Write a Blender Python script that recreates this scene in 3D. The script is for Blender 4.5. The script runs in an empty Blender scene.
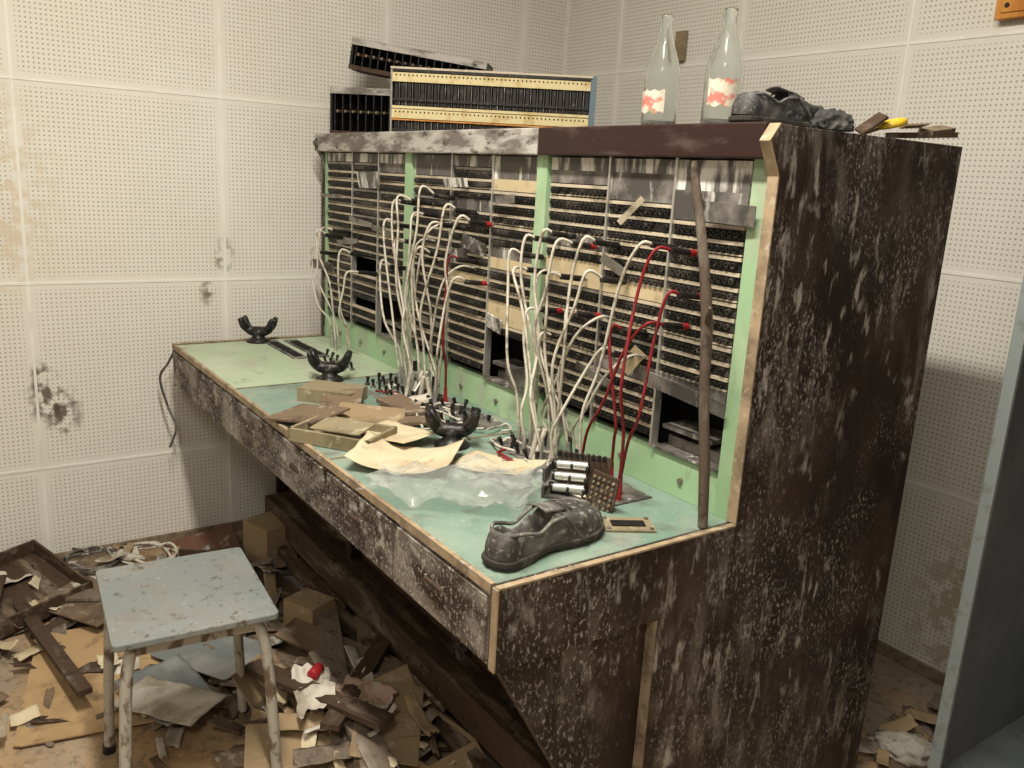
import bpy, bmesh, math, random
from mathutils import Vector, Matrix, noise
R = random.Random(7)
sc = bpy.context.scene

# ------------------------------------------------------------------ materials
def M(name, base, layers=(), rough=.7, metal=0.0, bump=None, alpha=1, trans=0, spec=.4, ior=1.45):
    m = bpy.data.materials.new(name); m.use_nodes = True
    nt = m.node_tree; N = nt.nodes; Lk = nt.links
    b = N["Principled BSDF"]
    tc = N.new("ShaderNodeTexCoord")
    def nz(scale, stretch, lo, hi, detail=5):
        mp = N.new("ShaderNodeMapping"); mp.inputs["Scale"].default_value = stretch
        Lk.new(tc.outputs["Object"], mp.inputs["Vector"])
        n = N.new("ShaderNodeTexNoise"); n.inputs["Scale"].default_value = scale
        n.inputs["Detail"].default_value = detail; n.inputs["Roughness"].default_value = .62
        Lk.new(mp.outputs[0], n.inputs["Vector"])
        r = N.new("ShaderNodeMapRange"); r.inputs[1].default_value = lo; r.inputs[2].default_value = hi
        Lk.new(n.outputs["Fac"], r.inputs[0])
        return r.outputs[0], n
    col = None
    for ly in layers:
        c, s, lo, hi = ly[:4]
        st = ly[4] if len(ly) > 4 else (1, 1, 1)
        op = ly[5] if len(ly) > 5 else 1.0
        md = ly[6] if len(ly) > 6 else None
        f, _ = nz(s, st, lo, hi)
        mu = N.new("ShaderNodeMath"); mu.operation = 'MULTIPLY'; mu.inputs[1].default_value = op
        Lk.new(f, mu.inputs[0]); f = mu.outputs[0]
        if md:
            g, _ = nz(md[0], (1, 1, 1), md[1], md[2], 3)
            m2 = N.new("ShaderNodeMath"); m2.operation = 'MULTIPLY'
            Lk.new(f, m2.inputs[0]); Lk.new(g, m2.inputs[1]); f = m2.outputs[0]
        mx = N.new("ShaderNodeMix"); mx.data_type = 'RGBA'
        if col is None: mx.inputs[6].default_value = (*base, 1)
        else: Lk.new(col, mx.inputs[6])
        mx.inputs[7].default_value = (*c, 1)
        Lk.new(f, mx.inputs[0]); col = mx.outputs[2]
    if col is None: b.inputs["Base Color"].default_value = (*base, 1)
    else: Lk.new(col, b.inputs["Base Color"])
    b.inputs["Roughness"].default_value = rough
    b.inputs["Metallic"].default_value = metal
    b.inputs["IOR"].default_value = ior
    b.inputs["Specular IOR Level"].default_value = spec
    if alpha < 1: b.inputs["Alpha"].default_value = alpha
    if trans: b.inputs["Transmission Weight"].default_value = trans
    if bump:
        _, n = nz(bump[0], (1, 1, 1), 0, 1)
        bp = N.new("ShaderNodeBump"); bp.inputs["Strength"].default_value = bump[1]
        bp.inputs["Distance"].default_value = bump[2] if len(bump) > 2 else .004
        Lk.new(n.outputs["Fac"], bp.inputs["Height"]); Lk.new(bp.outputs[0], b.inputs["Normal"])
    return m

def wall_mat(name, axis, u0, v0, stains=()):
    """perforated 60 cm acoustic tiles"""
    m = M(name, (.73, .705, .65), [((.65, .60, .50), 1.1, .45, .75, (1, 1, 1), .5),
                               ((.58, .52, .41), 4, .64, .85, (1, 1, .6), .3),
                               ((.81, .80, .76), 2.0, .5, .7, (1, 1, 1), .5)], rough=.8)
    nt = m.node_tree; N = nt.nodes; Lk = nt.links; b = N["Principled BSDF"]
    prev = b.inputs["Base Color"].links[0].from_socket
    tc = N.new("ShaderNodeTexCoord"); sp = N.new("ShaderNodeSeparateXYZ")
    Lk.new(tc.outputs["Object"], sp.inputs[0])
    def mth(op, a, bb=None, c=None):
        n = N.new("ShaderNodeMath"); n.operation = op
        for i, x in enumerate((a, bb, c)):
            if x is None: continue
            if isinstance(x, (int, float)): n.inputs[i].default_value = x
            else: Lk.new(x, n.inputs[i])
        return n.outputs[0]
    s = .6 / 44
    def dist(sock, o):
        x = mth('SUBTRACT', sock, o - 60)
        t = mth('FRACT', mth('DIVIDE', x, .6))
        e = mth('ABSOLUTE', mth('SUBTRACT', t, .5))
        h = mth('SUBTRACT', mth('FRACT', mth('DIVIDE', x, s)), .5)
        return e, h
    eu, hu = dist(sp.outputs[axis], u0); ev, hv = dist(sp.outputs[2], v0)
    d = mth('SQRT', mth('ADD', mth('MULTIPLY', hu, hu), mth('MULTIPLY', hv, hv)))
    hole = mth('LESS_THAN', d, .20)
    inside = mth('MULTIPLY', mth('LESS_THAN', eu, .5 - .034), mth('LESS_THAN', ev, .5 - .034))
    hm = mth('MULTIPLY', mth('MULTIPLY', hole, inside), .62)
    mx = N.new("ShaderNodeMix"); mx.data_type = 'RGBA'; Lk.new(prev, mx.inputs[6])
    mx.inputs[7].default_value = (.16, .13, .09, 1); Lk.new(hm, mx.inputs[0]); col = mx.outputs[2]
    for (px, pz, rad, c) in stains:
        du = mth('SUBTRACT', sp.outputs[axis], px); dv = mth('MULTIPLY', mth('SUBTRACT', sp.outputs[2], pz), .6)
        dd = mth('SQRT', mth('ADD', mth('MULTIPLY', du, du), mth('MULTIPLY', dv, dv)))
        f = N.new("ShaderNodeMapRange"); f.inputs[1].default_value = rad; f.inputs[2].default_value = 0
        Lk.new(dd, f.inputs[0])
        n = N.new("ShaderNodeTexNoise"); n.inputs["Scale"].default_value = 30; n.inputs["Detail"].default_value = 7
        Lk.new(tc.outputs["Object"], n.inputs["Vector"])
        g = N.new("ShaderNodeMapRange"); g.inputs[1].default_value = .42; g.inputs[2].default_value = .62
        Lk.new(n.outputs["Fac"], g.inputs[0])
        k = mth('MULTIPLY', f.outputs[0], g.outputs[0]); k = mth('MINIMUM', mth('MULTIPLY', k, 2.0), .85)
        m3 = N.new("ShaderNodeMix"); m3.data_type = 'RGBA'; Lk.new(col, m3.inputs[6])
        m3.inputs[7].default_value = (*c, 1); Lk.new(k, m3.inputs[0]); col = m3.outputs[2]
    Lk.new(col, b.inputs["Base Color"])
    return m

m_wl = wall_mat("perforated_tile_left", 1, .264, .335, [(.29, .57, .065, (.085, .06, .04)), (.275, .64, .035, (.10, .07, .05)), (.335, .52, .065, (.085, .06, .04)), (.86, 1.02, .04, (.07, .055, .04)), (.80, .89, .03, (.14, .11, .07)), (.15, 1.2, .25, (.64, .56, .44))])
m_wb = wall_mat("perforated_tile_back", 0, -1.443, .545, [(-1.0, .2, .2, (.45, .38, .28))])
m_strip = M("painted_joint_strip", (.80, .79, .75), [((.5, .45, .36), 9, .5, .75, (1, 1, 1), .5)], rough=.6)
m_plain = M("painted_wall", (.62, .60, .56), [((.5, .46, .40), 3, .5, .8)], rough=.8)
m_floor = M("dirty_floor", (.34, .215, .11), [((.46, .33, .20), 3, .42, .62), ((.11, .075, .05), 6, .52, .68, (1, 1, 1), .85), ((.25, .225, .195), 1.6, .47, .60, (1, 1, 1), .75), ((.09, .07, .05), 40, .52, .62, (1, 1, 1), .5), ((.55, .50, .41), 80, .62, .70, (1, 1, 1), .7)], rough=.9, bump=(30, .7, .008))
m_brown = M("peeling_brown_paint", (.020, .011, .008), [
    ((.055, .034, .025), 7, .44, .62, (1, 1, .5), .85),
    ((.23, .205, .18), 26, .50, .68, (1, 1, .28), .70, (2.3, .43, .60)),
    ((.40, .375, .34), 48, .56, .66, (1, 1, .32), .85, (2.0, .42, .58)),
    ((.46, .44, .40), 150, .55, .63, (1, 1, .6), .70, (4.5, .44, .60)),
    ((.56, .54, .50), 13, .60, .72, (1, 1, .6), .65, (30, .44, .58)),
    ((.56, .54, .50), 330, .62, .67, (1, 1, 1), .6, (8, .44, .6))], rough=.55, bump=(60, .12, .001))
m_browndusty = M("dusty_brown_paint", (.040, .025, .018), [((.27, .24, .21), 14, .43, .60, (.5, 1, 1), .88, (3, .32, .52)), ((.48, .455, .415), 40, .54, .64, (.6, 1, .8), .85, (4, .38, .56)), ((.54, .51, .46), 150, .55, .63, (1, 1, 1), .7)], rough=.7, bump=(70, .2, .001))
m_maroon = M("maroon_trim", (.028, .012, .010), [((.12, .09, .08), 24, .55, .72, (.3, 1, 1), .6)], rough=.45)
m_weather = M("weathered_trim", (.17, .15, .135), [((.46, .44, .41), 30, .43, .58, (.25, 1, 1)), ((.05, .035, .03), 50, .56, .64, (.4, 1, 1), .8)], rough=.8, bump=(70, .5, .002))
m_raw = M("raw_chipboard_edge", (.38, .29, .185), [((.20, .15, .10), 16, .44, .64), ((.48, .42, .33), 50, .55, .7)], rough=.8)
m_rawdark = M("dirty_chipboard_edge", (.25, .19, .13), [((.12, .085, .06), 30, .46, .64)], rough=.8)
m_green = M("pale_green_laminate", (.39, .49, .34), [((.47, .54, .42), 5, .45, .7), ((.40, .39, .33), 9, .50, .66, (1, 1, 1), .75), ((.20, .19, .14), 16, .59, .74, (1, 1, 1), .8), ((.53, .51, .45), 80, .62, .70, (1, 1, 1), .6)], rough=.5)
m_teal = M("teal_laminate", (.175, .27, .22), [((.26, .35, .285), 6, .45, .65), ((.30, .30, .26), 8, .50, .67, (1, 1, 1), .7), ((.12, .12, .095), 13, .55, .70, (1, 1, 1), .75), ((.46, .45, .40), 90, .61, .69, (1, 1, 1), .55)], rough=.42)
m_stile = M("green_stile_paint", (.31, .48, .285), [((.42, .54, .36), 8, .5, .7), ((.36, .36, .29), 11, .52, .68, (1, 1, .5), .6), ((.18, .17, .12), 16, .59, .75, (1, 1, .4), .8)], rough=.5)
m_black = M("black_bakelite", (.012, .011, .011), [((.12, .11, .10), 60, .54, .70, (1, 1, 1), .6)], rough=.38)
m_dustblack = M("dusty_jack_black", (.013, .012, .011), [((.12, .105, .09), 9, .52, .68, (1, 1, 1), .6), ((.20, .18, .155), 90, .57, .68, (1, 1, 1), .5)], rough=.5)
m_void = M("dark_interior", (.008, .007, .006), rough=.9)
m_cream = M("cream_designation_strip", (.54, .47, .36), [((.20, .16, .115), 22, .50, .66, (.5, 1, 1), .85), ((.36, .34, .29), 8, .54, .66, (1, 1, 1), .5)], rough=.6)
m_tan = M("tan_blank_plate", (.56, .46, .29), [((.33, .25, .15), 18, .54, .7)], rough=.6)
m_metal = M("dull_metal", (.30, .285, .26), [((.12, .09, .07), 30, .5, .65)], rough=.45, metal=.6)
m_silver = M("silver_metal", (.58, .57, .54), [((.3, .27, .22), 25, .55, .7)], rough=.38, metal=.8)
m_plate = M("dusty_grey_plate", (.07, .063, .058), [((.24, .22, .20), 14, .45, .65), ((.65, .63, .6), 40, .58, .68, (1, 1, .2), .8)], rough=.7)
m_drip = M("paint_dripped_plate", (.12, .11, .10), [((.72, .7, .66), 26, .47, .57, (1, 1, .18))], rough=.7)
m_cordw = M("white_cord", (.56, .525, .45), [((.23, .19, .15), 30, .49, .65)], rough=.7)
m_cordr = M("red_cord", (.20, .012, .016), [((.09, .02, .02), 30, .51, .66)], rough=.55)
m_red = M("red_sleeve", (.30, .015, .018), rough=.5)
m_card = M("cardboard", (.30, .215, .125), [((.20, .14, .08), 6, .5, .68), ((.42, .35, .25), 25, .58, .7)], rough=.85)
m_card2 = M("dark_cardboard", (.17, .12, .08), [((.09, .06, .04), 9, .5, .65), ((.35, .30, .24), 30, .58, .7)], rough=.85)
m_olive = M("olive_board", (.26, .215, .135), [((.17, .14, .08), 9, .5, .65), ((.42, .38, .28), 30, .58, .7)], rough=.7)
m_paper = M("old_paper", (.58, .50, .35), [((.43, .34, .21), 6, .48, .68), ((.25, .18, .10), 30, .60, .72, (1, 1, 1), .6)], rough=.8)
m_white = M("white_paper", (.56, .52, .46), [((.28, .24, .18), 9, .45, .63)], rough=.8)
m_pink = M("pink_paper", (.40, .27, .22), [((.38, .34, .29), 12, .48, .6)], rough=.8)
m_hard = M("tan_hardboard", (.40, .27, .14), [((.28, .18, .09), 5, .5, .7), ((.15, .1, .06), 14, .56, .72)], rough=.7)
m_wood = M("dark_wood", (.060, .036, .022), [((.20, .16, .12), 20, .52, .68, (.2, 1, 1)), ((.03, .018, .012), 40, .55, .65)], rough=.75)
m_wood2 = M("grey_wood", (.16, .125, .095), [((.32, .28, .24), 14, .5, .66, (.25, 1, 1)), ((.06, .04, .03), 40, .55, .68)], rough=.8)
m_stickm = M("old_stick_wood", (.085, .062, .046), [((.20, .17, .14), 20, .50, .66, (1, 1, .25)), ((.04, .03, .02), 40, .55, .65)], rough=.85, bump=(80, .5, .002))
m_redwood = M("reddish_board", (.15, .07, .045), [((.10, .05, .03), 9, .5, .66), ((.33, .27, .22), 22, .56, .70)], rough=.7)
m_greyp = M("grey_blue_sheet", (.16, .18, .185), [((.28, .28, .27), 8, .48, .68)], rough=.55)
m_stool = M("worn_stool_paint", (.185, .208, .208), [((.25, .265, .26), 6, .45, .62), ((.19, .18, .16), 12, .50, .66, (1, 1, 1), .8), ((.10, .08, .06), 50, .58, .68), ((.38, .37, .34), 70, .62, .70, (1, 1, 1), .6)], rough=.45)
m_leg = M("chipped_leg_paint", (.42, .40, .35), [((.14, .10, .07), 35, .49, .60, (1, 1, .5))], rough=.5)
m_shoe = M("mouldy_leather", (.055, .051, .047), [((.185, .175, .16), 12, .45, .64), ((.34, .325, .30), 70, .55, .65, (1, 1, 1), .8)], rough=.75, bump=(60, .7, .005))
m_shoe2 = M("dark_leather", (.032, .032, .034), [((.14, .14, .14), 14, .44, .62), ((.26, .26, .25), 80, .57, .66, (1, 1, 1), .7)], rough=.6, bump=(50, .7, .006))
m_shoein = M("shoe_lining", (.04, .034, .03), [((.17, .15, .13), 20, .5, .7)], rough=.9)
m_cloth = M("dirty_cloth", (.05, .05, .052), [((.16, .16, .16), 14, .45, .65)], rough=.95, bump=(60, .5, .004))
m_rag = M("white_rag", (.42, .39, .35), [((.25, .22, .17), 12, .45, .65)], rough=.95)
m_yel = M("yellow_plastic", (.70, .48, .03), [((.4, .25, .05), 20, .56, .7)], rough=.4)
m_yelstrip = M("yellow_strip", (.64, .55, .31), [((.45, .3, .1), 20, .5, .7)], rough=.6)
m_lock = M("locker_paint_shaded", (.10, .115, .125), [((.14, .15, .16), 4, .45, .65), ((.08, .06, .05), 40, .64, .72)], rough=.5)  # shade inside the locker is put into this colour, darker than the edge
m_lockedge = M("locker_edge_paint", (.24, .28, .29), [((.16, .16, .15), 20, .55, .7)], rough=.45)
m_orange = M("orange_varnished_wood", (.60, .27, .06), [((.45, .17, .03), 12, .45, .6, (1, 1, .2))], rough=.35)
m_plastic = M("dusty_clear_plastic", (.50, .53, .51), [((.75, .75, .72), 40, .52, .68)], rough=.15, alpha=.17, spec=1.0)
m_glass = M("dusty_glass", (.93, .96, .94), [((.65, .65, .61), 30, .56, .85, (1, 1, .5), .5)], rough=.10, trans=.96, ior=1.25)
m_label = M("faded_label", (.60, .55, .46), [((.52, .12, .09), 38, .51, .58, (1, 1, 1), .85), ((.18, .33, .14), 50, .55, .61, (1, 1, 1), .8)], rough=.6)
m_blue = M("blue_end_plate", (.12, .17, .21), rough=.5)
m_lamp = bpy.data.materials.new("lamp_diffuser"); m_lamp.use_nodes = True
_b = m_lamp.node_tree.nodes["Principled BSDF"]; _b.inputs["Emission Color"].default_value = (1, .95, .87, 1); _b.inputs["Emission Strength"].default_value = 2

# ------------------------------------------------------------------ mesh builder
def catmull(P, n=8):
    P = [Vector(p) for p in P]; out = []
    Q = [P[0] * 2 - P[1]] + P + [P[-1] * 2 - P[-2]]
    for i in range(1, len(Q) - 2):
        a, b, c, d = Q[i - 1:i + 3]
        for k in range(n):
            t = k / n
            out.append(.5 * ((2 * b) + (c - a) * t + (2 * a - 5 * b + 4 * c - d) * t * t + (3 * b - a - 3 * c + d) * t ** 3))
    out.append(P[-1]); return out

class MB:
    def __init__(s): s.v = []; s.f = []; s.m = []; s.s = []; s.mats = []
    def mi(s, mat):
        if mat not in s.mats: s.mats.append(mat)
        return s.mats.index(mat)
    def add(s, vs, fs, mat, smooth=False, X=None):
        o = len(s.v); k = s.mi(mat)
        s.v += [tuple(X @ Vector(p)) if X is not None else tuple(p) for p in vs]
        for f in fs: s.f.append([i + o for i in f]); s.m.append(k); s.s.append(smooth)
    def box(s, x0, x1, y0, y1, z0, z1, mat, X=None):
        if x0 > x1: x0, x1 = x1, x0
        if y0 > y1: y0, y1 = y1, y0
        if z0 > z1: z0, z1 = z1, z0
        v = [(x, y, z) for z in (z0, z1) for y in (y0, y1) for x in (x0, x1)]
        s.add(v, [(0, 2, 3, 1), (4, 5, 7, 6), (0, 1, 5, 4), (2, 6, 7, 3), (0, 4, 6, 2), (1, 3, 7, 5)], mat, False, X)
    def prism(s, poly, x0, x1, mat, axis=0, X=None):
        n = len(poly)
        def mk(t, p):
            if axis == 0: return (t, p[0], p[1])
            if axis == 1: return (p[0], t, p[1])
            return (p[0], p[1], t)
        v = [mk(x0, p) for p in poly] + [mk(x1, p) for p in poly]
        f = [list(range(n))[::-1], list(range(n, 2 * n))] + [(i, (i + 1) % n, n + (i + 1) % n, n + i) for i in range(n)]
        s.add(v, f, mat, False, X)
    def tube(s, P, r, mat, n=8, sm=6, X=None, flat=1.0):
        if sm: 
            if isinstance(r, (list, tuple)):
                rr = []
                for i in range(len(r) - 1):
                    rr += [r[i] + (r[i + 1] - r[i]) * k / sm for k in range(sm)]
                r = rr + [r[-1]]
            P = catmull(P, sm)
        else: P = [Vector(p) for p in P]
        if not isinstance(r, (list, tuple)): r = [r] * len(P)
        T = [(P[min(i + 1, len(P) - 1)] - P[max(i - 1, 0)]).normalized() for i in range(len(P))]
        up = Vector((0, 0, 1)) if abs(T[0].z) < .9 else Vector((0, 1, 0))
        u = T[0].cross(up).normalized(); V = []
        for i, p in enumerate(P):
            u = (u - T[i] * u.dot(T[i])).normalized(); w = T[i].cross(u)
            for k in range(n):
                a = 2 * math.pi * k / n
                V.append(p + u * math.cos(a) * r[i] + w * math.sin(a) * r[i] * flat)
        F = []
        for i in range(len(P) - 1):
            for k in range(n):
                F.append((i * n + k, i * n + (k + 1) % n, (i + 1) * n + (k + 1) % n, (i + 1) * n + k))
        s.add(V, F, mat, True, X)
        s.add(V[:n], [list(range(n))[::-1]], mat, False, X); s.add(V[-n:], [list(range(n))], mat, False, X)
    def cyl(s, p0, p1, r, mat, n=12, X=None, r1=None):
        s.tube([p0, p1], [r, r if r1 is None else r1], mat, n, 0, X)
    def lathe(s, prof, mat, n=24, X=None):
        V = []; F = []
        for (r, z) in prof:
            for k in range(n):
                a = 2 * math.pi * k / n; V.append((r * math.cos(a), r * math.sin(a), z))
        for i in range(len(prof) - 1):
            for k in range(n):
                F.append((i * n + k, i * n + (k + 1) % n, (i + 1) * n + (k + 1) % n, (i + 1) * n + k))
        s.add(V, F, mat, True, X)
    def grid(s, fn, nu, nv, mat, X=None, smooth=True):
        V = [fn(i / nu, j / nv) for j in range(nv + 1) for i in range(nu + 1)]
        F = [(j * (nu + 1) + i, j * (nu + 1) + i + 1, (j + 1) * (nu + 1) + i + 1, (j + 1) * (nu + 1) + i) for j in range(nv) for i in range(nu)]
        s.add(V, F, mat, smooth, X)
    def obj(s, name, parent=None, bevel=0, loc=(0, 0, 0), rot=(0, 0, 0), solid=0, subsurf=0):
        me = bpy.data.meshes.new(name); me.from_pydata(s.v, [], s.f)
        for m in s.mats: me.materials.append(m)
        me.polygons.foreach_set("material_index", s.m); me.polygons.foreach_set("use_smooth", s.s)
        me.update(); o = bpy.data.objects.new(name, me); sc.collection.objects.link(o)
        o.location = loc; o.rotation_euler = rot
        if solid:
            q = o.modifiers.new("Solid", 'SOLIDIFY'); q.thickness = solid; q.offset = 0
        if bevel:
            q = o.modifiers.new("Bevel", 'BEVEL'); q.width = bevel; q.segments = 2; q.limit_method = 'ANGLE'; q.angle_limit = .9
        if subsurf:
            q = o.modifiers.new("Sub", 'SUBSURF'); q.levels = subsurf; q.render_levels = subsurf
        if parent: o.parent = parent
        return o

def empty(name, loc=(0, 0, 0)):
    e = bpy.data.objects.new(name, None); e.empty_display_size = .1; e.location = loc; sc.collection.objects.link(e); return e
def TR(loc, rz=0, rx=0, ry=0):
    return Matrix.Translation(loc) @ Matrix.Rotation(rz, 4, 'Z') @ Matrix.Rotation(ry, 4, 'Y') @ Matrix.Rotation(rx, 4, 'X')
D = math.radians

# ------------------------------------------------------------------ dimensions
XN, XF = -.927, -2.85            # near / far end of the console
S = [XN, -1.573, -2.21, XF]      # section boundaries
YF, YP, YB = .65, 1.17, 1.70     # desk front, panel face, cabinet back
ZT, ZC = .745, 1.44
WX, WY, RX, RY, CH = -2.98, 2.28, 1.5, -1.7, 2.75

# ------------------------------------------------------------------ room
b = MB(); b.box(WX - .1, RX + .1, RY - .1, WY + .1, -.1, 0, m_floor); b.obj("floor")
b = MB(); b.box(WX - .1, RX + .1, RY - .1, WY + .1, CH, CH + .1, m_plain); b.obj("ceiling")
b = MB(); b.box(WX - .1, WX, RY, WY, 0, CH, m_wl); b.obj("wall_left")
b = MB(); b.box(WX - .1, RX + .1, WY, WY + .1, 0, CH, m_wb); b.obj("wall_back")
b = MB(); b.box(RX, RX + .1, RY, WY, 0, CH, m_plain); b.obj("wall_right")
b = MB(); b.box(WX - .1, RX + .1, RY - .1, RY, 0, CH, m_plain); b.obj("wall_front")
b = MB()
for k in range(-3, 5):
    y = .264 + k * .6
    if RY < y < WY: b.box(WX, WX + .0025, y - .004, y + .004, .03, CH, m_strip)
for k in range(5):
    z = .335 + k * .6; b.box(WX, WX + .002, RY, WY, z - .004, z + .004, m_strip)
b.obj("trim_1")
b = MB()
for k in range(-3, 5):
    x = -1.443 + k * .6
    if WX < x < RX: b.box(x - .004, x + .004, WY - .0025, WY, .03, CH, m_strip)
for k in range(4):
    z = .545 + k * .6; b.box(WX, RX, WY - .002, WY, z - .004, z + .004, m_strip)
b.box(WX, WX + .012, WY - .012, WY, 0, CH, m_strip)
b.obj("trim_2")
b = MB(); b.box(WX, WX + .012, RY, WY, 0, .035, m_rawdark); b.obj("baseboard_left")
b = MB(); b.box(WX + .012, RX, WY - .012, WY, 0, .035, m_rawdark); b.obj("baseboard_back")

# ------------------------------------------------------------------ switchboard
SB = empty("telephone_switchboard", (0, 0, 0))
YE = 1.160
prof = [(YF, ZT - .137), (.985, ZT - .137), (.985, 0), (YB, 0), (YB, ZC - .004), (1.150, ZC - .004), (1.128, ZC - .030), (YE, ZC - .085), (YE, ZT), (YF, ZT)]
b = MB(); b.prism(prof, XN - .02, XN, m_brown); b.obj("side_panel_near", SB, bevel=.001)
b = MB(); b.prism(prof, XF, XF + .02, m_brown); b.obj("side_panel_far", SB, bevel=.001)
b = MB()   # raw chipboard edge bands
b.box(XN - .021, XN + .0008, YE - .002, YE + .001, ZT + .004, ZC - .084, m_raw)
b.prism([(YE - .002, ZC - .085), (YE + .001, ZC - .085), (1.129, ZC - .029), (1.1262, ZC - .030)], XN - .021, XN + .0008, m_raw)
b.prism([(1.1262, ZC - .031), (1.129, ZC - .031), (1.152, ZC - .002), (1.148, ZC - .002)], XN - .021, XN + .0008, m_raw)
b.box(XN - .02, XN + .0008, .981, .9855, 0, ZT - .14, m_rawdark)
b.box(XN - .014, XN + .0008, YF - .002, YF + .001, ZT - .135, ZT, m_raw)
b.box(XN - .010, XN + .0012, YF, YE, ZT - .0005, ZT + .003, m_raw)
b.obj("raw_edges", SB)
b = MB()
g = [(.665, ZT - .137), (.99, ZT - .137), (1.02, 0), (.99, 0), (.90, .20)]
b.prism(g, XN - .045, XN - .022, m_brown); b.obj("gusset_leg", SB, bevel=.001)
b = MB()
b.box(XF + .02, XN - .02, YB - .015, YB, 0, ZC - .004, m_brown)
b.box(XF + .02, XN - .02, 1.2, YB - .015, ZC - .025, ZC - .004, m_brown)
b.box(XF + .045, XN - .045, 1.02, 1.04, 0, ZT - .03, m_wood)
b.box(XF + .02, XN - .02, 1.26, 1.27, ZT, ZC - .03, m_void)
b.obj("carcass", SB)
b = MB()   # foot rails
b.box(XF + .045, XN - .045, .93, 1.02, .10, .19, m_wood)
b.box(XF + .045, XN - .045, .96, 1.02, .30, .36, m_wood)
b.box(XF + .045, XN - .045, .90, .93, .045, .085, m_wood)
for s_ in S[1:3]: b.box(s_ - .02, s_ + .02, .985, 1.02, 0, ZT - .05, m_brown)
b.obj("foot_rails", SB, bevel=.003)
for i, mt in enumerate((m_teal, m_teal, m_green)):
    b = MB(); b.box(S[i + 1] + .002, S[i] - .002 - (.02 if i == 0 else 0), YF + .008, YP + .03, ZT - .022, ZT, mt); b.obj("desk_top_%d" % (i + 1), SB, bevel=.0015)
b = MB()
b.box(XF, XN - .02, YF - .001, YF + .008, ZT - .014, ZT + .002, m_raw)
b.box(XF, XF + .010, YF, YP, ZT, ZT + .004, m_raw)
for s_ in S[1:3]: b.box(s_ - .003, s_ + .003, YF + .012, YP - .02, ZT - .01, ZT + .0015, m_rawdark)
b.obj("desk_edging", SB)
b = MB()   # apron: two drawer fronts per section with pulls, over a dark carcass rail
for i in range(3):
    xr = S[i] - .003 - (.02 if i == 0 else 0); xl = S[i + 1] + .003
    b.box(xl, xr, YF + .004, YF + .022, ZT - .137, ZT - .015, m_browndusty)
    xm = (xr + xl) / 2
    for a_, c_ in ((xl + .006, xm - .003), (xm + .003, xr - .006)):
        b.box(a_, c_, YF - .002, YF + .004, ZT - .130, ZT - .022, m_browndusty)
        xc = (a_ + c_) / 2
        b.box(xc - .028, xc + .028, YF - .009, YF - .002, ZT - .074, ZT - .066, m_wood)
        b.box(xc - .030, xc - .024, YF - .007, YF - .002, ZT - .078, ZT - .062, m_metal); b.box(xc + .024, xc + .030, YF - .007, YF - .002, ZT - .078, ZT - .062, m_metal)
b.box(XF + .02, XN - .02, YF + .022, 1.0, ZT - .05, ZT - .024, m_void)
b.obj("apron_drawers", SB, bevel=.001)
b = MB()
b.box(XN - .058, XN - .021, YP - .005, YP + .03, ZT, ZC - .055, m_stile)
for s_ in S[1:3]: b.box(s_ - .019, s_ + .019, YP - .012, YP + .03, ZT, ZC - .055, m_stile)
b.box(XF + .02, XF + .04, YP - .005, YP + .03, ZT, ZC - .055, m_stile)
for i in range(3):
    b.prism([(YP - .004, ZT), (YP + .03, ZT), (YP + .03, ZT + .08), (YP + .006, ZT + .08)], S[i + 1] + .018, S[i] - .018, m_stile)
    for q in range(3):
        xx = S[i] - .15 - q * .17; b.cyl((xx, YP - .006, ZT + .035), (xx, YP + .004, ZT + .035), .006, m_metal, 10)
b.obj("green_frame", SB, bevel=.001)
b = MB()
for i, mt in enumerate((m_maroon, m_weather, m_weather)):
    b.prism([(YP - .03, ZC - .058), (YP + .04, ZC - .058), (YP + .04, ZC), (YP - .03, ZC)], S[i + 1] + (.002 if i < 2 else -.012), S[i] - .002 - (.02 if i == 0 else 0), mt)
b.obj("top_trim", SB, bevel=.003)

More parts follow.
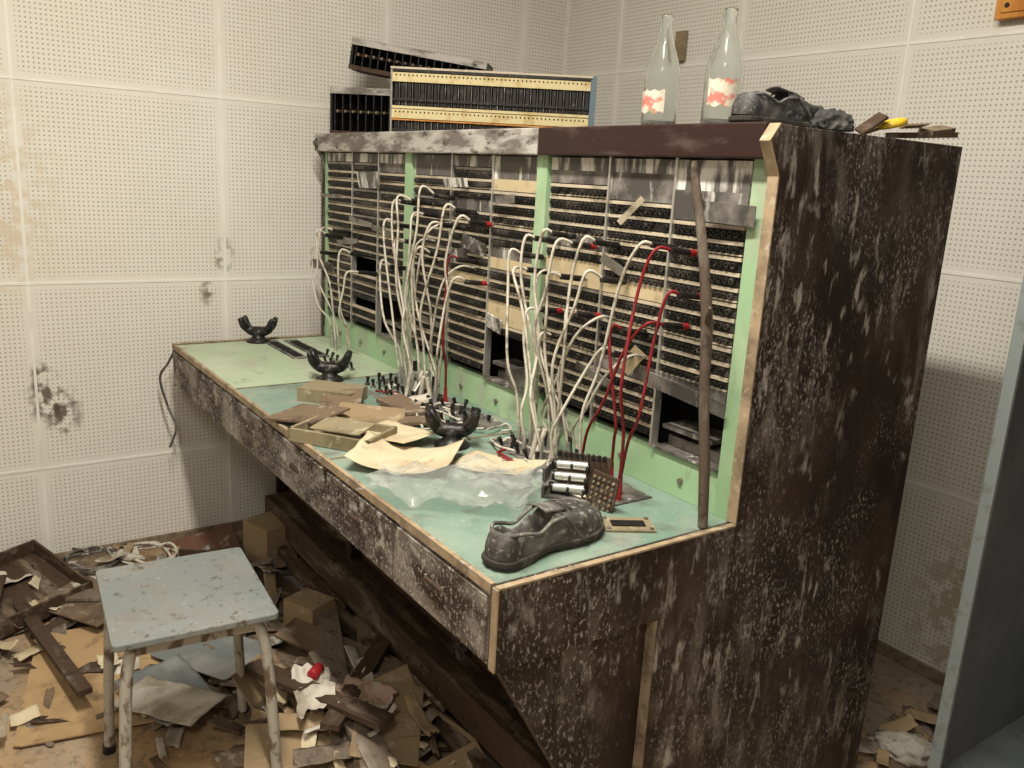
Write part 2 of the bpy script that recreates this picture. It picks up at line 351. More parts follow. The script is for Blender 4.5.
# jack fields
fld = MB(); jk = MB()
rowP = .0268; NR = 20
def jacks(x0, x1, z, pitch=.0142, drop=.0):
    n = int((x1 - x0 - .006) / pitch); st = x0 + ((x1 - x0) - (n - 1) * pitch) / 2
    for k in range(n):
        if R.random() < drop: continue
        x = st + k * pitch; yb = YP + .002; yf = YP - .009; r = .0055; q = 8
        V = []
        for (yy, rr) in ((yb, r), (yf, r), (yf, r * .5), (yb, r * .5)):
            V += [(x + rr * math.cos(2 * math.pi * a / q), yy, z + rr * math.sin(2 * math.pi * a / q)) for a in range(q)]
        F = [(i * q + a, i * q + (a + 1) % q, (i + 1) * q + (a + 1) % q, (i + 1) * q + a) for i in range(3) for a in range(q)]
        jk.add(V, F, m_dustblack, False)
for sct in range(3):
    xr = S[sct] - (.060 if sct == 0 else .021); xl = S[sct + 1] + (.021 if sct < 2 else .042)
    w = (xr - xl)
    cuts = [xr, xr - w * .31, xr - w * .64, xl]
    for c in range(3):
        x1, x0 = cuts[c] - .003, cuts[c + 1] + .003
        for k in range(NR):
            zt = ZC - .062 - k * rowP; zb = zt - rowP + .001
            st = 'j'
            if c == 0 and k >= 16: st = 'void'
            elif k < 1: st = 'drip'
            elif k < 2 and R.random() < .6: st = 'drip' if R.random() < .5 else 'plate'
            elif c == 0 and sct == 0 and k < 4: st = 'plate'
            elif c == 0 and sct == 1 and k in (1, 2): st = 'tan'
            elif c == 0 and sct == 1 and k in (9, 13, 14): st = 'tan'
            elif c == 1 and sct == 0 and k in (9,): st = 'tan'
            elif c == 2 and sct == 0 and k in (8, 9): st = 'tan'
            elif c == 1 and sct == 1 and k == 11: st = 'tan'
            elif k == 15 and sct == 0 and c < 2: st = 'plate'
            elif R.random() < .03: st = 'void'
            elif R.random() < .03: st = 'plate'
            if st == 'void': continue
            if st in ('plate', 'drip', 'tan'):
                fld.box(x0, x1, YP - .003, YP + .006, zb, zt + .001, {'plate': m_plate, 'drip': m_drip, 'tan': m_tan}[st]); continue
            fld.box(x0, x1, YP, YP + .012, zb, zt - .007, m_dustblack)
            fld.box(x0, x1, YP - .0035, YP + .01, zt - .0075, zt - .001, m_cream if (k % 3 != 1 or R.random() < .6) else m_metal)
            if k % 3 == 2: fld.box(x0, x1, YP - .003, YP + .01, zb + .0005, zb + .003, m_cream)
            jacks(x0, x1, zb + .0103, drop=.03)
    for c in range(1, 3): fld.box(cuts[c] - .0028, cuts[c] + .0028, YP - .008, YP + .01, ZT + .08, ZC - .058, m_silver)
    x1, x0 = cuts[0] - .003, cuts[1] + .003
    fld.box(x0 + .01, x1 - .02, YP + .03, YP + .08, ZT + .082, ZT + .105, m_metal)
    fld.box(x0 + .01, x1 - .03, YP + .01, YP + .08, ZT + .122, ZT + .130, m_plate)
    fld.box(x0, x1, YP - .002, YP + .05, ZT + .08, ZT + .084, m_plate)
fld.obj("jack_strips", SB); jk.obj("jack_sockets", SB)
# loose dangling plates
b = MB()
for (x, z, w, h, rz, ry, rx, mt) in [(-1.02, 1.29, .12, .035, .1, .03, .1, m_plate), (-1.07, .957, .19, .030, .05, .10, .2, m_plate), (-1.83, 1.16, .07, .035, .6, .35, .3, m_plate), (-1.90, 1.13, .05, .03, .4, -.3, .3, m_plate), (-2.80, 1.0, .11, .032, .3, .06, .2, m_plate), (-1.60, .87, .06, .05, .7, -.2, .3, m_plate), (-2.35, 1.155, .08, .02, .4, .2, .5, m_metal), (-1.46, .90, .05, .02, .5, -.5, .4, m_metal), (-1.33, .935, .1, .02, .3, .3, .3, m_plate), (-1.26, 1.28, .07, .012, .3, -.8, .3, m_cream), (-2.5, 1.17, .12, .016, .2, .1, .2, m_metal), (-2.6, 1.10, .10, .016, .3, -.15, .2, m_metal), (-1.22, .99, .06, .03, .2, -.9, .3, m_tan), (-2.02, .93, .08, .016, .6, .3, .3, m_metal), (-1.70, 1.28, .07, .02, .1, -.1, .1, m_plate), (-1.93, 1.31, .10, .022, .1, -.05, .2, m_drip), (-2.45, 1.30, .12, .05, .1, -.03, .2, m_drip), (-1.45, .82, .05, .05, .5, .3, .2, m_metal), (-1.72, .98, .05, .04, .3, .3, .3, m_drip), (-2.72, 1.24, .10, .012, .5, .0, .1, m_metal), (-2.15, 1.05, .05, .03, .4, .2, .2, m_plate), (-1.3, 1.17, .06, .02, .4, .5, .2, m_metal)]:
    b.box(-w / 2, w / 2, -.0012, .0012, -h / 2, h / 2, mt, TR((x, YP - .022, z), rz, rx, ry))
b.obj("loose_cover_plates", SB)
# keyshelf
b = MB()
def keys(x0, x1, y0, rows, n, mt=m_black):
    for r_ in range(rows):
        for k in range(n):
            x = x0 + (x1 - x0) * (k + .5) / n; y = y0 + r_ * .035
            if R.random() < .15: continue
            b.cyl((x, y, ZT), (x, y, ZT + .006), .008, m_metal, 10)
            dx = R.uniform(-.006, .006); b.tube([(x, y, ZT + .004), (x + dx, y - R.uniform(-.012, .012), ZT + R.uniform(.02, .032))], [.003, .0055], mt, 8, 0)
b.box(-2.79, -2.50, .93, .975, ZT, ZT + .004, m_plate); b.box(-2.79, -2.50, 1.0, 1.045, ZT, ZT + .004, m_plate)
b.box(-2.75, -2.62, .94, .965, ZT + .003, ZT + .007, m_void); b.box(-2.6, -2.52, .94, .965, ZT + .003, ZT + .007, m_void)
b.box(-2.75, -2.53, 1.01, 1.035, ZT + .003, ZT + .007, m_void)
keys(-2.52, -2.28, 1.0, 2, 6)
b.box(-2.16, -1.62, 1.055, 1.135, ZT, ZT + .003, m_plate)
keys(-2.14, -1.64, 1.0, 4, 13)
b.box(-1.53, -1.10, 1.02, 1.12, ZT, ZT + .003, m_plate)
keys(-1.5, -1.34, 1.03, 2, 5)
for k in range(9):
    x = -2.1 + k * .055; b.box(x, x + .035, .955, .975, ZT, ZT + .006, m_silver)
b.obj("keys_and_plug_seats", SB)

# patch cords
cb = MB()
def cord(bx, by, px, pz, c='w', plug='r', bow=.02, r=.0032):
    mt = m_cordw if c == 'w' else m_cordr
    h = pz - ZT; yo = YP - .082 - R.uniform(0, .02)
    lean = R.uniform(-.034, .034); l2 = R.uniform(-.016, .016)
    p1 = (bx + (px - bx) * .12 + lean * .5, by - .01, ZT + h * .25 + .02)
    p2 = (bx + (px - bx) * .38 + lean, (by + yo) / 2 - bow * R.uniform(.2, 2.0), ZT + h * R.uniform(.45, .62))
    p3 = (bx + (px - bx) * .72 - .010 + l2, yo - bow * .8, ZT + h * R.uniform(.78, .89))
    over = R.uniform(.0, .024)
    p4 = (px - .010, yo - .008, pz + over)
    end = (px, YP - .064, pz + .005)
    cb.cyl((bx, by, ZT), (bx, by, ZT + .045), .0065, m_silver if c == 'w' else m_red, 8, None, .0042)
    cb.tube([(bx, by, ZT + .03), p1, p2, p3, p4, end], r, mt, 6, 6)
    cb.cyl((px, YP - .074, pz + .006), (px, YP - .028, pz + .001), .0062, m_black, 8)
    cb.cyl((px, YP - .026 if plug == 'r' else YP - .030, pz + .001), (px, YP - .012, pz), .0064, m_red if plug == 'r' else m_black, 8)
    cb.cyl((px, YP - .012, pz), (px, YP + .002, pz), .003, m_silver, 6)
for a in [
    (-1.46, 1.10, -1.50, 1.20, 'w', 'k'), (-1.45, 1.08, -1.44, 1.215, 'w', 'k'), (-1.42, 1.11, -1.37, 1.20), (-1.40, 1.07, -1.52, 1.13, 'w', 'k'), (-1.38, 1.10, -1.40, 1.13, 'w', 'k'),
    (-1.48, 1.07, -1.55, 1.16, 'w', 'k'), (-1.36, 1.08, -1.30, 1.21, 'w', 'k'), (-1.34, 1.10, -1.34, 1.06), (-1.43, 1.05, -1.47, 1.05), (-1.33, 1.06, -1.27, 1.14, 'w', 'k'), (-1.37, 1.05, -1.42, 1.00, 'w', 'k'),
    (-1.12, 1.05, -1.09, 1.215, 'r', 'r', .03), (-1.14, 1.07, -1.06, 1.14, 'r', 'r', .02), (-1.25, 1.06, -1.14, 1.22, 'w', 'k', .02), (-1.27, 1.08, -1.09, 1.08, 'r', 'r', .02), (-1.2, 1.1, -1.2, 1.05, 'r', 'k', .02),
    (-1.30, 1.03, -1.22, 1.00, 'w', 'k'),
    (-2.06, 1.11, -2.13, 1.245, 'w', 'r'), (-2.04, 1.09, -2.07, 1.25, 'w', 'k'), (-2.01, 1.11, -2.00, 1.22, 'w', 'k'), (-1.98, 1.09, -1.95, 1.27, 'w', 'k'), (-1.95, 1.11, -1.90, 1.20, 'w', 'k'), (-1.93, 1.08, -1.84, 1.24, 'w', 'k'),
    (-1.90, 1.10, -1.77, 1.216), (-1.88, 1.08, -1.78, 1.07), (-2.02, 1.07, -2.10, 1.14, 'w', 'k'), (-1.96, 1.06, -2.03, 1.10, 'w', 'k'), (-2.08, 1.08, -2.16, 1.18, 'w', 'k'), (-1.86, 1.1, -1.82, 1.12, 'r', 'k', .02),
    (-2.1, 1.1, -2.19, 1.06, 'w', 'k'), (-1.99, 1.1, -1.96, 1.12, 'w', 'k'),
    (-2.60, 1.12, -2.66, 1.11, 'w', 'k'), (-2.58, 1.10, -2.60, 1.13, 'w', 'k'), (-2.50, 1.11, -2.46, 1.07, 'w', 'k'), (-2.47, 1.10, -2.40, 1.02, 'w', 'k'), (-2.63, 1.11, -2.70, 1.05, 'w', 'k')]:
    cord(*a)
for k in range(18):
    x = R.uniform(-2.1, -1.15); y = R.uniform(.97, 1.08); P = []
    for j in range(6):
        P.append((x, y, ZT + .006 + .012 * R.random())); x += R.uniform(-.02, .07); y += R.uniform(-.03, .03); y = min(y, 1.12); x = min(x, -.98)
    cb.tube(P, .0028, m_cordw if k % 6 else m_cordr, 6, 6)
for (x0, z0, x1, z1) in [(-1.50, 1.13, -1.36, .80), (-1.30, 1.06, -1.44, .79), (-2.05, 1.15, -1.93, .80), (-1.95, 1.20, -2.06, .82), (-1.20, 1.0, -1.33, .78), (-1.85, 1.1, -1.95, .80)]:
    cb.tube([(x0, YP, z0), (x0, YP - .05, z0 + .004), (x0 + (x1 - x0) * .2, YP - .085, z0 - .04), ((x0 + x1) / 2, YP - .09, (z0 + z1) / 2), (x1, YP - .07, z1 + .04), (x1 + .01, YP - .06, z1)], .0030, m_cordw, 6, 6)
    cb.cyl((x1 + .01, YP - .06, z1), (x1 + .012, YP - .06, z1 - .035), .006, m_black, 8)
for k in range(14):
    x = R.choice([-1.42, -1.37, -1.98, -1.92]) + R.uniform(-.05, .05)
    cb.cyl((x, 1.03 + R.uniform(0, .06), ZT), (x + R.uniform(-.01, .01), 1.04 + R.uniform(0, .06), ZT + .07), .0055, m_silver if k % 2 else m_cordw, 8)
cb.obj("patch_cords", SB)
b = MB(); b.tube([(XF - .008, .66, ZT - .02), (XF - .03, .64, ZT - .07), (XF - .06, .62, .62), (XF - .05, .64, .52), (XF - .04, .66, .45), (XF - .05, .64, .38)], .004, m_plate, 6); b.obj("hanging_cable", SB)

# ------------------------------------------------------------------ handset cradles
def cradle(x, y, rz):
    b = MB()
    b.lathe([(0, 0), (.040, 0), (.038, .008), (.024, .014), (.017, .028), (.022, .04), (0, .044)], m_black, 20)
    for s in (-1, 1):
        b.tube([(0, 0, .036), (s * .022, 0, .037), (s * .040, 0, .048)], [.017, .016, .015], m_black, 10, 5)
        for t in (-1, 1):
            b.tube([(s * .034, 0, .044), (s * .044, t * .014, .056), (s * .050, t * .022, .072), (s * .055, t * .022, .082)], [.015, .013, .010, .007], m_black, 10, 5)
    b.obj("handset_cradle", None, loc=(x, y, ZT), rot=(0, 0, rz))
cradle(-2.805, .918, D(55)); cradle(-2.21, .925, D(60)); cradle(-1.545, .935, D(55))

# ------------------------------------------------------------------ sheets / boards / cartons
def sheet(name, w, d, loc, rz, mat, amp=.01, curl=0, tilt=(0, 0), seed=0, nu=18, ragged=0.0, fs=9, parent=None):
    b = MB()
    def fn(u, v):
        x = (u - .5) * w; y = (v - .5) * d
        n = noise.noise(Vector((x * fs + seed * 7.1, y * fs + seed * 3.3, seed)))
        n += .4 * noise.noise(Vector((x * fs * 3 + seed, y * fs * 3, seed)))
        z = amp * n + curl * (abs(2 * u - 1) ** 2.5 if seed % 2 else (u ** 3))
        if ragged:
            e = noise.noise(Vector((v * 6 + seed, 3.1, seed))); e2 = noise.noise(Vector((u * 6 + seed, 7.1, seed)))
            x *= 1 + ragged * e; y *= 1 + ragged * e2
        return (x, y, z)
    b.grid(fn, nu, nu, mat)
    zs = min(p[2] for p in b.v); b.v = [(p[0], p[1], p[2] - zs + .0015) for p in b.v]
    if tilt[0] or tilt[1]:
        X = Matrix.Rotation(tilt[0], 4, 'X') @ Matrix.Rotation(tilt[1], 4, 'Y')
        b.v = [tuple(X @ Vector(p)) for p in b.v]; zs = min(p[2] for p in b.v); b.v = [(p[0], p[1], p[2] - zs + .001) for p in b.v]
    return b.obj(name, parent, loc=loc, rot=(0, 0, rz), solid=.0012)
def board(name, w, d, t, loc, rz, mat, tilt=(0, 0), edge=None, lip=0, parent=None):
    b = MB(); X = Matrix.Rotation(tilt[0], 4, 'X') @ Matrix.Rotation(tilt[1], 4, 'Y')
    c = min(w, d) * .08
    poly = [(-w / 2, -d / 2 + c * R.random()), (-w / 2 + c * R.random(), -d / 2), (w / 2 - c * R.random(), -d / 2), (w / 2, -d / 2 + c * R.random()), (w / 2, d / 2 - c * R.random()), (w / 2 - c * R.random(), d / 2), (-w / 2 + c * R.random(), d / 2), (-w / 2, d / 2 - c * R.random())]
    b.prism(poly, 0, t, mat, 2, X)
    if lip:
        for a in ((-w / 2, -w / 2 + .008, -d / 2, d / 2), (w / 2 - .008, w / 2, -d / 2, d / 2), (-w / 2, w / 2, -d / 2, -d / 2 + .008), (-w / 2, w / 2, d / 2 - .008, d / 2)):
            b.box(*a, t, t + lip, edge or mat, X)
    zs = min(p[2] for p in b.v); b.v = [(p[0], p[1], p[2] - zs) for p in b.v]
    return b.obj(name, parent, loc=loc, rot=(0, 0, rz), bevel=.001)
def carton(name, w, d, h, loc, rz, mat=m_card, open_=True, rot=(0, 0)):
    b = MB(); t = .003
    b.box(-w / 2, w / 2, -d / 2, d / 2, 0, t, mat)
    b.box(-w / 2, -w / 2 + t, -d / 2, d / 2, t, h, mat); b.box(w / 2 - t, w / 2, -d / 2, d / 2, t, h, mat)
    b.box(-w / 2 + t, w / 2 - t, -d / 2, -d / 2 + t, t, h, mat); b.box(-w / 2 + t, w / 2 - t, d / 2 - t, d / 2, t, h, mat)
    if open_:
        b.box(0, w * .5, -d / 2, d / 2, 0, t, mat, TR((w / 2, 0, h), 0, 0, D(35)))
        b.box(-w * .45, 0, -d / 2, d / 2, 0, t, mat, TR((-w / 2, 0, h), 0, 0, D(50)))
        b.box(-w / 2, w / 2, 0, d * .4, 0, t, mat, TR((0, d / 2, h), 0, D(-40)))
    else:
        b.box(-w / 2, w / 2, -d / 2, -.001, h, h + t, mat); b.box(-w / 2, w / 2, .001, d / 2, h, h + t, mat)
        b.box(-w / 2, w / 2, -.012, .012, h + t, h + t + .0006, m_olive)
    return b.obj(name, None, loc=loc, rot=(rot[0], rot[1], rz), bevel=.0008)

# on the desk
carton("flat_cardboard_box", .15, .10, .032, (-2.01, .85, ZT), D(40), m_olive, False)
board("cardboard_piece", .17, .12, .006, (-1.84, .715, ZT + .001), D(20), m_card2, (D(6), D(-8)))
board("cardboard_piece", .15, .10, .006, (-1.91, .83, ZT + .001), D(-30), m_card2, (D(4), D(10)))
board("shallow_parts_tray", .20, .13, .008, (-1.68, .735, ZT + .001), D(35), m_olive, (D(0), D(0)), m_olive, .022)
board("cardboard_piece", .12, .08, .004, (-1.67, .73, ZT + .032), D(38), m_olive, (D(3), 0))
board("cardboard_piece", .16, .10, .004, (-1.80, .86, ZT + .001), D(60), m_card, (D(7), D(5)))
board("cardboard_piece", .14, .08, .012, (-1.84, .97, ZT + .001), D(10), m_card2, (0, D(5)))
board("cardboard_piece", .10, .06, .008, (-1.72, .95, ZT + .001), D(50), m_card2, (0, D(-5)))
sheet("paper_sheet", .18, .12, (-1.64, .845, ZT + .010), D(15), m_paper, .006, .012, seed=2)
sheet("paper_sheet", .21, .17, (-1.485, .79, ZT + .004), D(48), m_paper, .010, .020, seed=3)
sheet("paper_sheet", .17, .11, (-1.37, .945, ZT + .004), D(30), m_paper, .008, .012, seed=4)
sheet("plastic_sheet", .30, .17, (-1.28, .78, ZT + .003), D(50), m_plastic, .030, .01, seed=5, nu=34, ragged=.25, fs=18)
sheet("plastic_sheet", .2, .13, (-1.27, .88, ZT + .006), D(25), m_plastic, .026, .01, seed=8, nu=28, ragged=.25, fs=18)
sheet("paper_sheet", .10, .07, (-1.86, 1.0, ZT + .014), D(70), m_white, .006, .01, seed=6)

# relay unit: dark perforated end board, three bright coils, spring set
b = MB()
b.box(-.055, .05, -.004, .004, 0, .070, m_wood, TR((0, .03, .004), 0, D(-14)))
b.box(-.06, .055, -.03, .035, 0, .006, m_plate)
for k in range(3):
    z = .018 + k * .020; y = -.012 + k * .010
    b.cyl((-.050, y, z), (.012, y, z + .004), .0085, m_silver, 16)
    for q in (-.052, -.020, .010): b.cyl((q, y, z), (q + .005, y, z), .0102, m_black, 16)
for k in range(9):
    x = -.048 + k * .011; b.box(x - .001, x + .001, .030, .048, .066, .071, m_silver); b.box(x - .003, x + .003, .018, .03, .070, .080, m_black)
Xp = TR((.022, -.030, 0), D(-18), 0, D(8))
b.box(0, .055, -.003, .003, 0, .074, m_wood, Xp)
for i in range(5):
    for j in range(6): b.cyl((.007 + i * .010, -.006, .009 + j * .011), (.007 + i * .010, -.0028, .009 + j * .011), .0028, m_card if (i + j) % 2 else m_metal, 6, Xp)
b.box(-.066, -.060, -.03, .045, 0, .058, m_plate)
b.obj("relay_unit", None, loc=(-1.165, .99, ZT + .001), rot=(0, 0, D(38)), bevel=.0004)
b = MB(); b.box(-.045, .045, -.03, .03, 0, .003, m_olive); b.box(-.03, .03, -.012, .012, .003, .005, m_void)
for sx in (-1, 1):
    for sy in (-1, 1): b.cyl((sx * .038, sy * .023, .003), (sx * .038, sy * .023, .006), .004, m_metal, 8)
b.obj("metal_dial_plate", None, loc=(-1.02, .985, ZT + .001), rot=(0, 0, D(60)))

# shoe
def shoe(name, loc, rz, mat, k=1.0, crumple=1.0):
    e = empty(name, loc); e.rotation_euler = (0, 0, rz); e.scale = (k, k, k)
    L = .285; nS = 40; nA = 26
    def W(s):
        w = .031 + .016 * math.exp(-((s - .72) / .2) ** 2) - .003 * math.exp(-((s - .4) / .12) ** 2)
        if s < .1: w *= math.sqrt(max(0, 1 - ((.1 - s) / .1) ** 2)) * .75 + .25 if s > 0 else .3
        if s > .8: w *= math.sqrt(max(.0, 1 - ((s - .8) / .2) ** 2))
        return max(w, .004)
    def H(s):
        pts = [(0, .035), (.04, .052), (.12, .055), (.3, .040), (.45, .058), (.55, .058), (.7, .045), (.85, .036), (.95, .026), (1, .012)]
        for (a, ha), (c, hc) in zip(pts, pts[1:]):
            if s <= c: t = (s - a) / (c - a); return ha + (hc - ha) * (t * t * (3 - 2 * t))
        return .01
    b = MB(); V = []
    for i in range(nS + 1):
        s = i / nS; w = W(s); h = H(s)
        for j in range(nA + 1):
            p = math.pi * j / nA; cx = math.cos(p); sx = max(0.0, math.sin(p))
            x = w * math.copysign(abs(cx) ** .75, cx); z = .014 + h * sx ** .6
            if .05 < s < .5:
                lim = .72 * max(0.0, math.sin(math.pi * (s - .05) / .45)) ** .45
                if abs(cx) < lim: z = .02; x = w * .9 * cx
            n = noise.noise(Vector((x * 30 + loc[0] * 9, s * 9, z * 30)))
            n2 = noise.noise(Vector((x * 50 + 9, s * 16, z * 50)))
            V.append((x * (1 + .09 * n * crumple), s * L, z + crumple * (.005 * n + (.004 * n2 if z > .03 else 0))))
    F = [(i * (nA + 1) + j, i * (nA + 1) + j + 1, (i + 1) * (nA + 1) + j + 1, (i + 1) * (nA + 1) + j) for i in range(nS) for j in range(nA)]
    F.append(list(range(nA + 1))[::-1])
    b.add(V, F, mat, True); b.obj("upper", e, subsurf=1)
    b = MB(); out = [(W(i / 30) * 1.12, i / 30 * L) for i in range(31)]; poly = out + [(-x, y) for x, y in out[::-1]]
    poly = [(x, (y - L / 2) * 1.03 + L / 2) for x, y in poly]
    b.prism(poly, .006, .016, m_shoein, 2)
    hp = [(x, y) for x, y in out if y < .085]; hp = hp + [(-x, y) for x, y in hp[::-1]]; b.prism(hp, 0, .007, m_shoein, 2)
    fp = [(x * .95, y) for x, y in out if y > .13]; fp = fp + [(-x, y) for x, y in fp[::-1]]; b.prism(fp, 0, .007, m_shoein, 2)
    b.obj("sole", e, bevel=.002)
    b = MB()
    b.grid(lambda u, v: ((u - .5) * .045, .115 + v * .055 - .01, .066 + .006 * math.sin(math.pi * u) + .010 * (1 - v)), 8, 6, mat); b.obj("tongue", e, solid=.003)
    b = MB()
    for q in range(4):
        y = .125 + q * .016; zz = .014 + H(y / L) + .003
        b.tube([(-.024, y, zz - .008), (0, y + .004, zz + .002), (.024, y + .002, zz - .008)], .0018, m_shoein, 6)
    b.tube([(.02, .14, .07), (.045, .15, .05), (.055, .17, .02), (.05, .2, .006)], .0016, m_shoein, 6)
    b.obj("laces", e)
    b = MB(); b.tube([(W(s) * 1.0 * sgn, s * L, .014 + H(s) * .82) for sgn, s in [(-1, .5), (-1, .4), (-1, .3), (-1, .2), (-1, .12), (-.6, .06), (0, .03), (.6, .06), (1, .12), (1, .2), (1, .3), (1, .4), (1, .5)]], .0035, mat, 6, 4); b.obj("collar", e)
shoe("leather_shoe", (-.99, .678, ZT + .001), D(14), m_shoe, .95, 1.2)
shoe("leather_shoe", (-1.045, 1.18, ZC + .001), D(2), m_shoe2, .86, 2.0)

# stick leaning against the panel
b = MB(); P = [(-.95, 1.10, ZT + .003), (-.962, 1.10, .86), (-.985, 1.105, .98), (-1.0, 1.11, 1.10), (-1.03, 1.115, 1.22), (-1.07, 1.12, 1.34), (-1.078, 1.12, 1.375)]
b.tube(P, [.009, .010, .009, .011, .009, .008, .005], m_stickm, 9, 5); b.tube([(-1.0, 1.11, 1.10), (-.985, 1.095, 1.125), (-.98, 1.09, 1.135)], [.007, .005, .003], m_stickm, 7); b.obj("wooden_stick")

# ------------------------------------------------------------------ things on top of cabinet
def bottle(x, y, h, rz, lz=(.035, .088)):
    e = empty("glass_bottle", (x, y, ZC)); e.rotation_euler = (0, 0, rz)
    k = h / .25
    pr = [(.0, .006), (.028, .002), (.033, .004), (.035, .014), (.035, .115), (.034, .132), (.029, .155), (.021, .180), (.0145, .205), (.0120, .222), (.0115, .236), (.0138, .238), (.0138, .247), (.012, .25), (.0095, .248), (.0090, .22), (.0115, .205), (.018, .180), (.026, .155), (.031, .132), (.032, .115), (.032, .02), (.028, .010), (0, .012)]
    b = MB(); b.lathe([(r, z * k) for r, z in pr], m_glass, 32); b.obj("glass", e)
    b = MB(); V = []; F = []; n = 18
    for i in range(n + 1):
        a = D(225) + D(95) * i / n
        zb_ = lz[0] + .003 * math.sin(i * .9); zt_ = lz[1] - .006 * abs(math.sin(i * .55))
        for j in range(4): z = zb_ + (zt_ - zb_) * j / 3; V.append((.0355 * math.cos(a), .0355 * math.sin(a), z * k))
    for i in range(n):
        for j in range(3): F.append((i * 4 + j, (i + 1) * 4 + j, (i + 1) * 4 + j + 1, i * 4 + j + 1))
    b.add(V, F, m_label, True); b.obj("paper_label", e)
bottle(-1.313, 1.25, .215, D(10)); bottle(-1.15, 1.25, .208, D(40), (.045, .105))
b = MB(); b.box(-.022, .022, -.018, 0, -.05, .05, m_olive); b.box(-.015, .015, -.020, -.018, -.04, .04, m_card); b.obj("wall_junction_box", None, loc=(-2.305, WY - .001, 1.81), bevel=.001)

def lump(name, mat, rx, ry, rz_, loc, rot, seed, amp=.35, fs=3.2):
    b = MB(); nu, nv = 64, 32
    def fn(u, v):
        a = 2 * math.pi * u; p = math.pi * (v - .5)
        d = Vector((math.cos(a) * math.cos(p), math.sin(a) * math.cos(p), math.sin(p)))
        f1 = abs(noise.noise(d * fs + Vector((seed, 0, 0)))); f2 = abs(noise.noise(d * fs * 2.3 + Vector((0, seed, 0))))
        k = 1 + amp * (1 - 2.6 * f1) * .6 + amp * .3 * (1 - 3 * f2)
        return (d.x * rx * k, d.y * ry * k, max(d.z * rz_ * k, -.4 * rz_) + .4 * rz_)
    b.grid(fn, nu, nv, mat); return b.obj(name, None, loc=loc, rot=(0, 0, rot))
lump("crumpled_cloth", m_cloth, .036, .020, .022, (-.963, 1.33, ZC), D(80), 9, .4, 2.0)
b = MB()
b.prism([(-.09, -.016), (.07, -.020), (.095, .0), (.03, .018), (-.07, .014)], 0, .010, m_wood, 2, TR((0, .06, .006), D(75), 0, D(-4)))
b.prism([(-.05, -.014), (.05, -.020), (.06, .012), (-.04, .018)], 0, .008, m_rawdark, 2, TR((.0, .11, .020), D(100), D(10), D(-8)))
b.prism([(-.03, -.012), (.025, -.018), (.033, .014), (-.02, .020)], 0, .005, m_wood, 2, TR((-.01, -.085, .018), D(70), D(10), D(-38)))
b.prism([(-.035, -.010), (.03, -.012), (.035, .010), (-.02, .014)], 0, .005, m_card, 2, TR((-.02, -.045, .016), D(60), D(10), D(-22)))
b.prism([(-.03, -.012), (.03, -.014), (.036, .012), (-.02, .012)], 0, .003, m_card, 2, TR((.0, .03, .024), D(80), D(-12), D(-6)))
b.obj("wood_splinters", None, loc=(-.96, 1.54, ZC))
b = MB(); b.lathe([(.020, 0), (.027, .002), (.027, .011), (.020, .014), (.017, .011), (.017, .003), (.020, 0)], m_yel, 28); b.obj("yellow_plastic_ring", None, loc=(-.96, 1.505, ZC + .018), rot=(D(14), D(-6), 0))

# rack frames on top
b = MB(); Lr, Hr, Dr = .60, .192, .10
b.box(0, Lr, 0, Dr, 0, .006, m_metal); b.box(0, Lr, -.004, Dr, Hr - .006, Hr, m_cream)
b.box(0, .006, 0, Dr, 0, Hr, m_metal); b.box(Lr - .006, Lr + .012, 0, Dr, 0, Hr, m_blue)
b.box(0, Lr, Dr - .02, Dr - .014, 0, Hr, m_void)
def strip(z, h, mt, y=-.003): b.box(.006, Lr - .006, y, .006, z, z + h, mt)
for z in (.020, .108):
    strip(z - .012, .007, m_black)
for z in (.150, .046): 
    strip(z, .026, m_yelstrip)
    for k in range(46):
        x = .015 + k * .0125; b.box(x, x + .004, -.0045, -.002, z + .017, z + .021, m_void)
strip(.178, .008, m_black); strip(.074, .008, m_yelstrip, -.004); strip(.040, .004, m_orange, -.004)
for z0, z1 in ((.084, .148), (.008, .038)):
    for k in range(30):
        x = .012 + k * .0196; b.box(x, x + .011, .004, .05, z0, z1, m_black); b.box(x + .014, x + .0165, 0, .05, z0, z1, m_plate)
b.obj("jack_strip_rack", None, loc=(-2.415, 1.20, ZC), rot=(0, 0, D(53)), bevel=.0004)
def blackrack(loc, rot, L, H, n):
    b = MB(); b.box(0, L, 0, .12, 0, .006, m_wood); b.box(0, L, -.003, .12, H - .006, H, m_wood); b.box(0, .008, 0, .12, 0, H, m_black); b.box(L - .008, L, 0, .12, 0, H, m_black)
    b.box(0, L, .10, .108, 0, H, m_void)
    for k in range(n):
        x = .015 + (L - .03) * k / n; b.box(x, x + .004, .0, .09, 0, H, m_black); b.cyl((x + .011, .0, H * .5), (x + .011, .05, H * .5), .005, m_card2, 8)
    b.box(0, L, -.004, .0, 0, .014, m_wood); b.box(0, L, -.005, 0, H - .022, H, m_weather)
    b.obj("relay_rack", None, loc=loc, rot=rot, bevel=.0004)
blackrack((-2.835, 1.185, ZC), (0, 0, D(48)), .46, .155, 16)
blackrack((-2.80, 1.235, ZC + .215), (0, D(8), D(48)), .46, .10, 16)

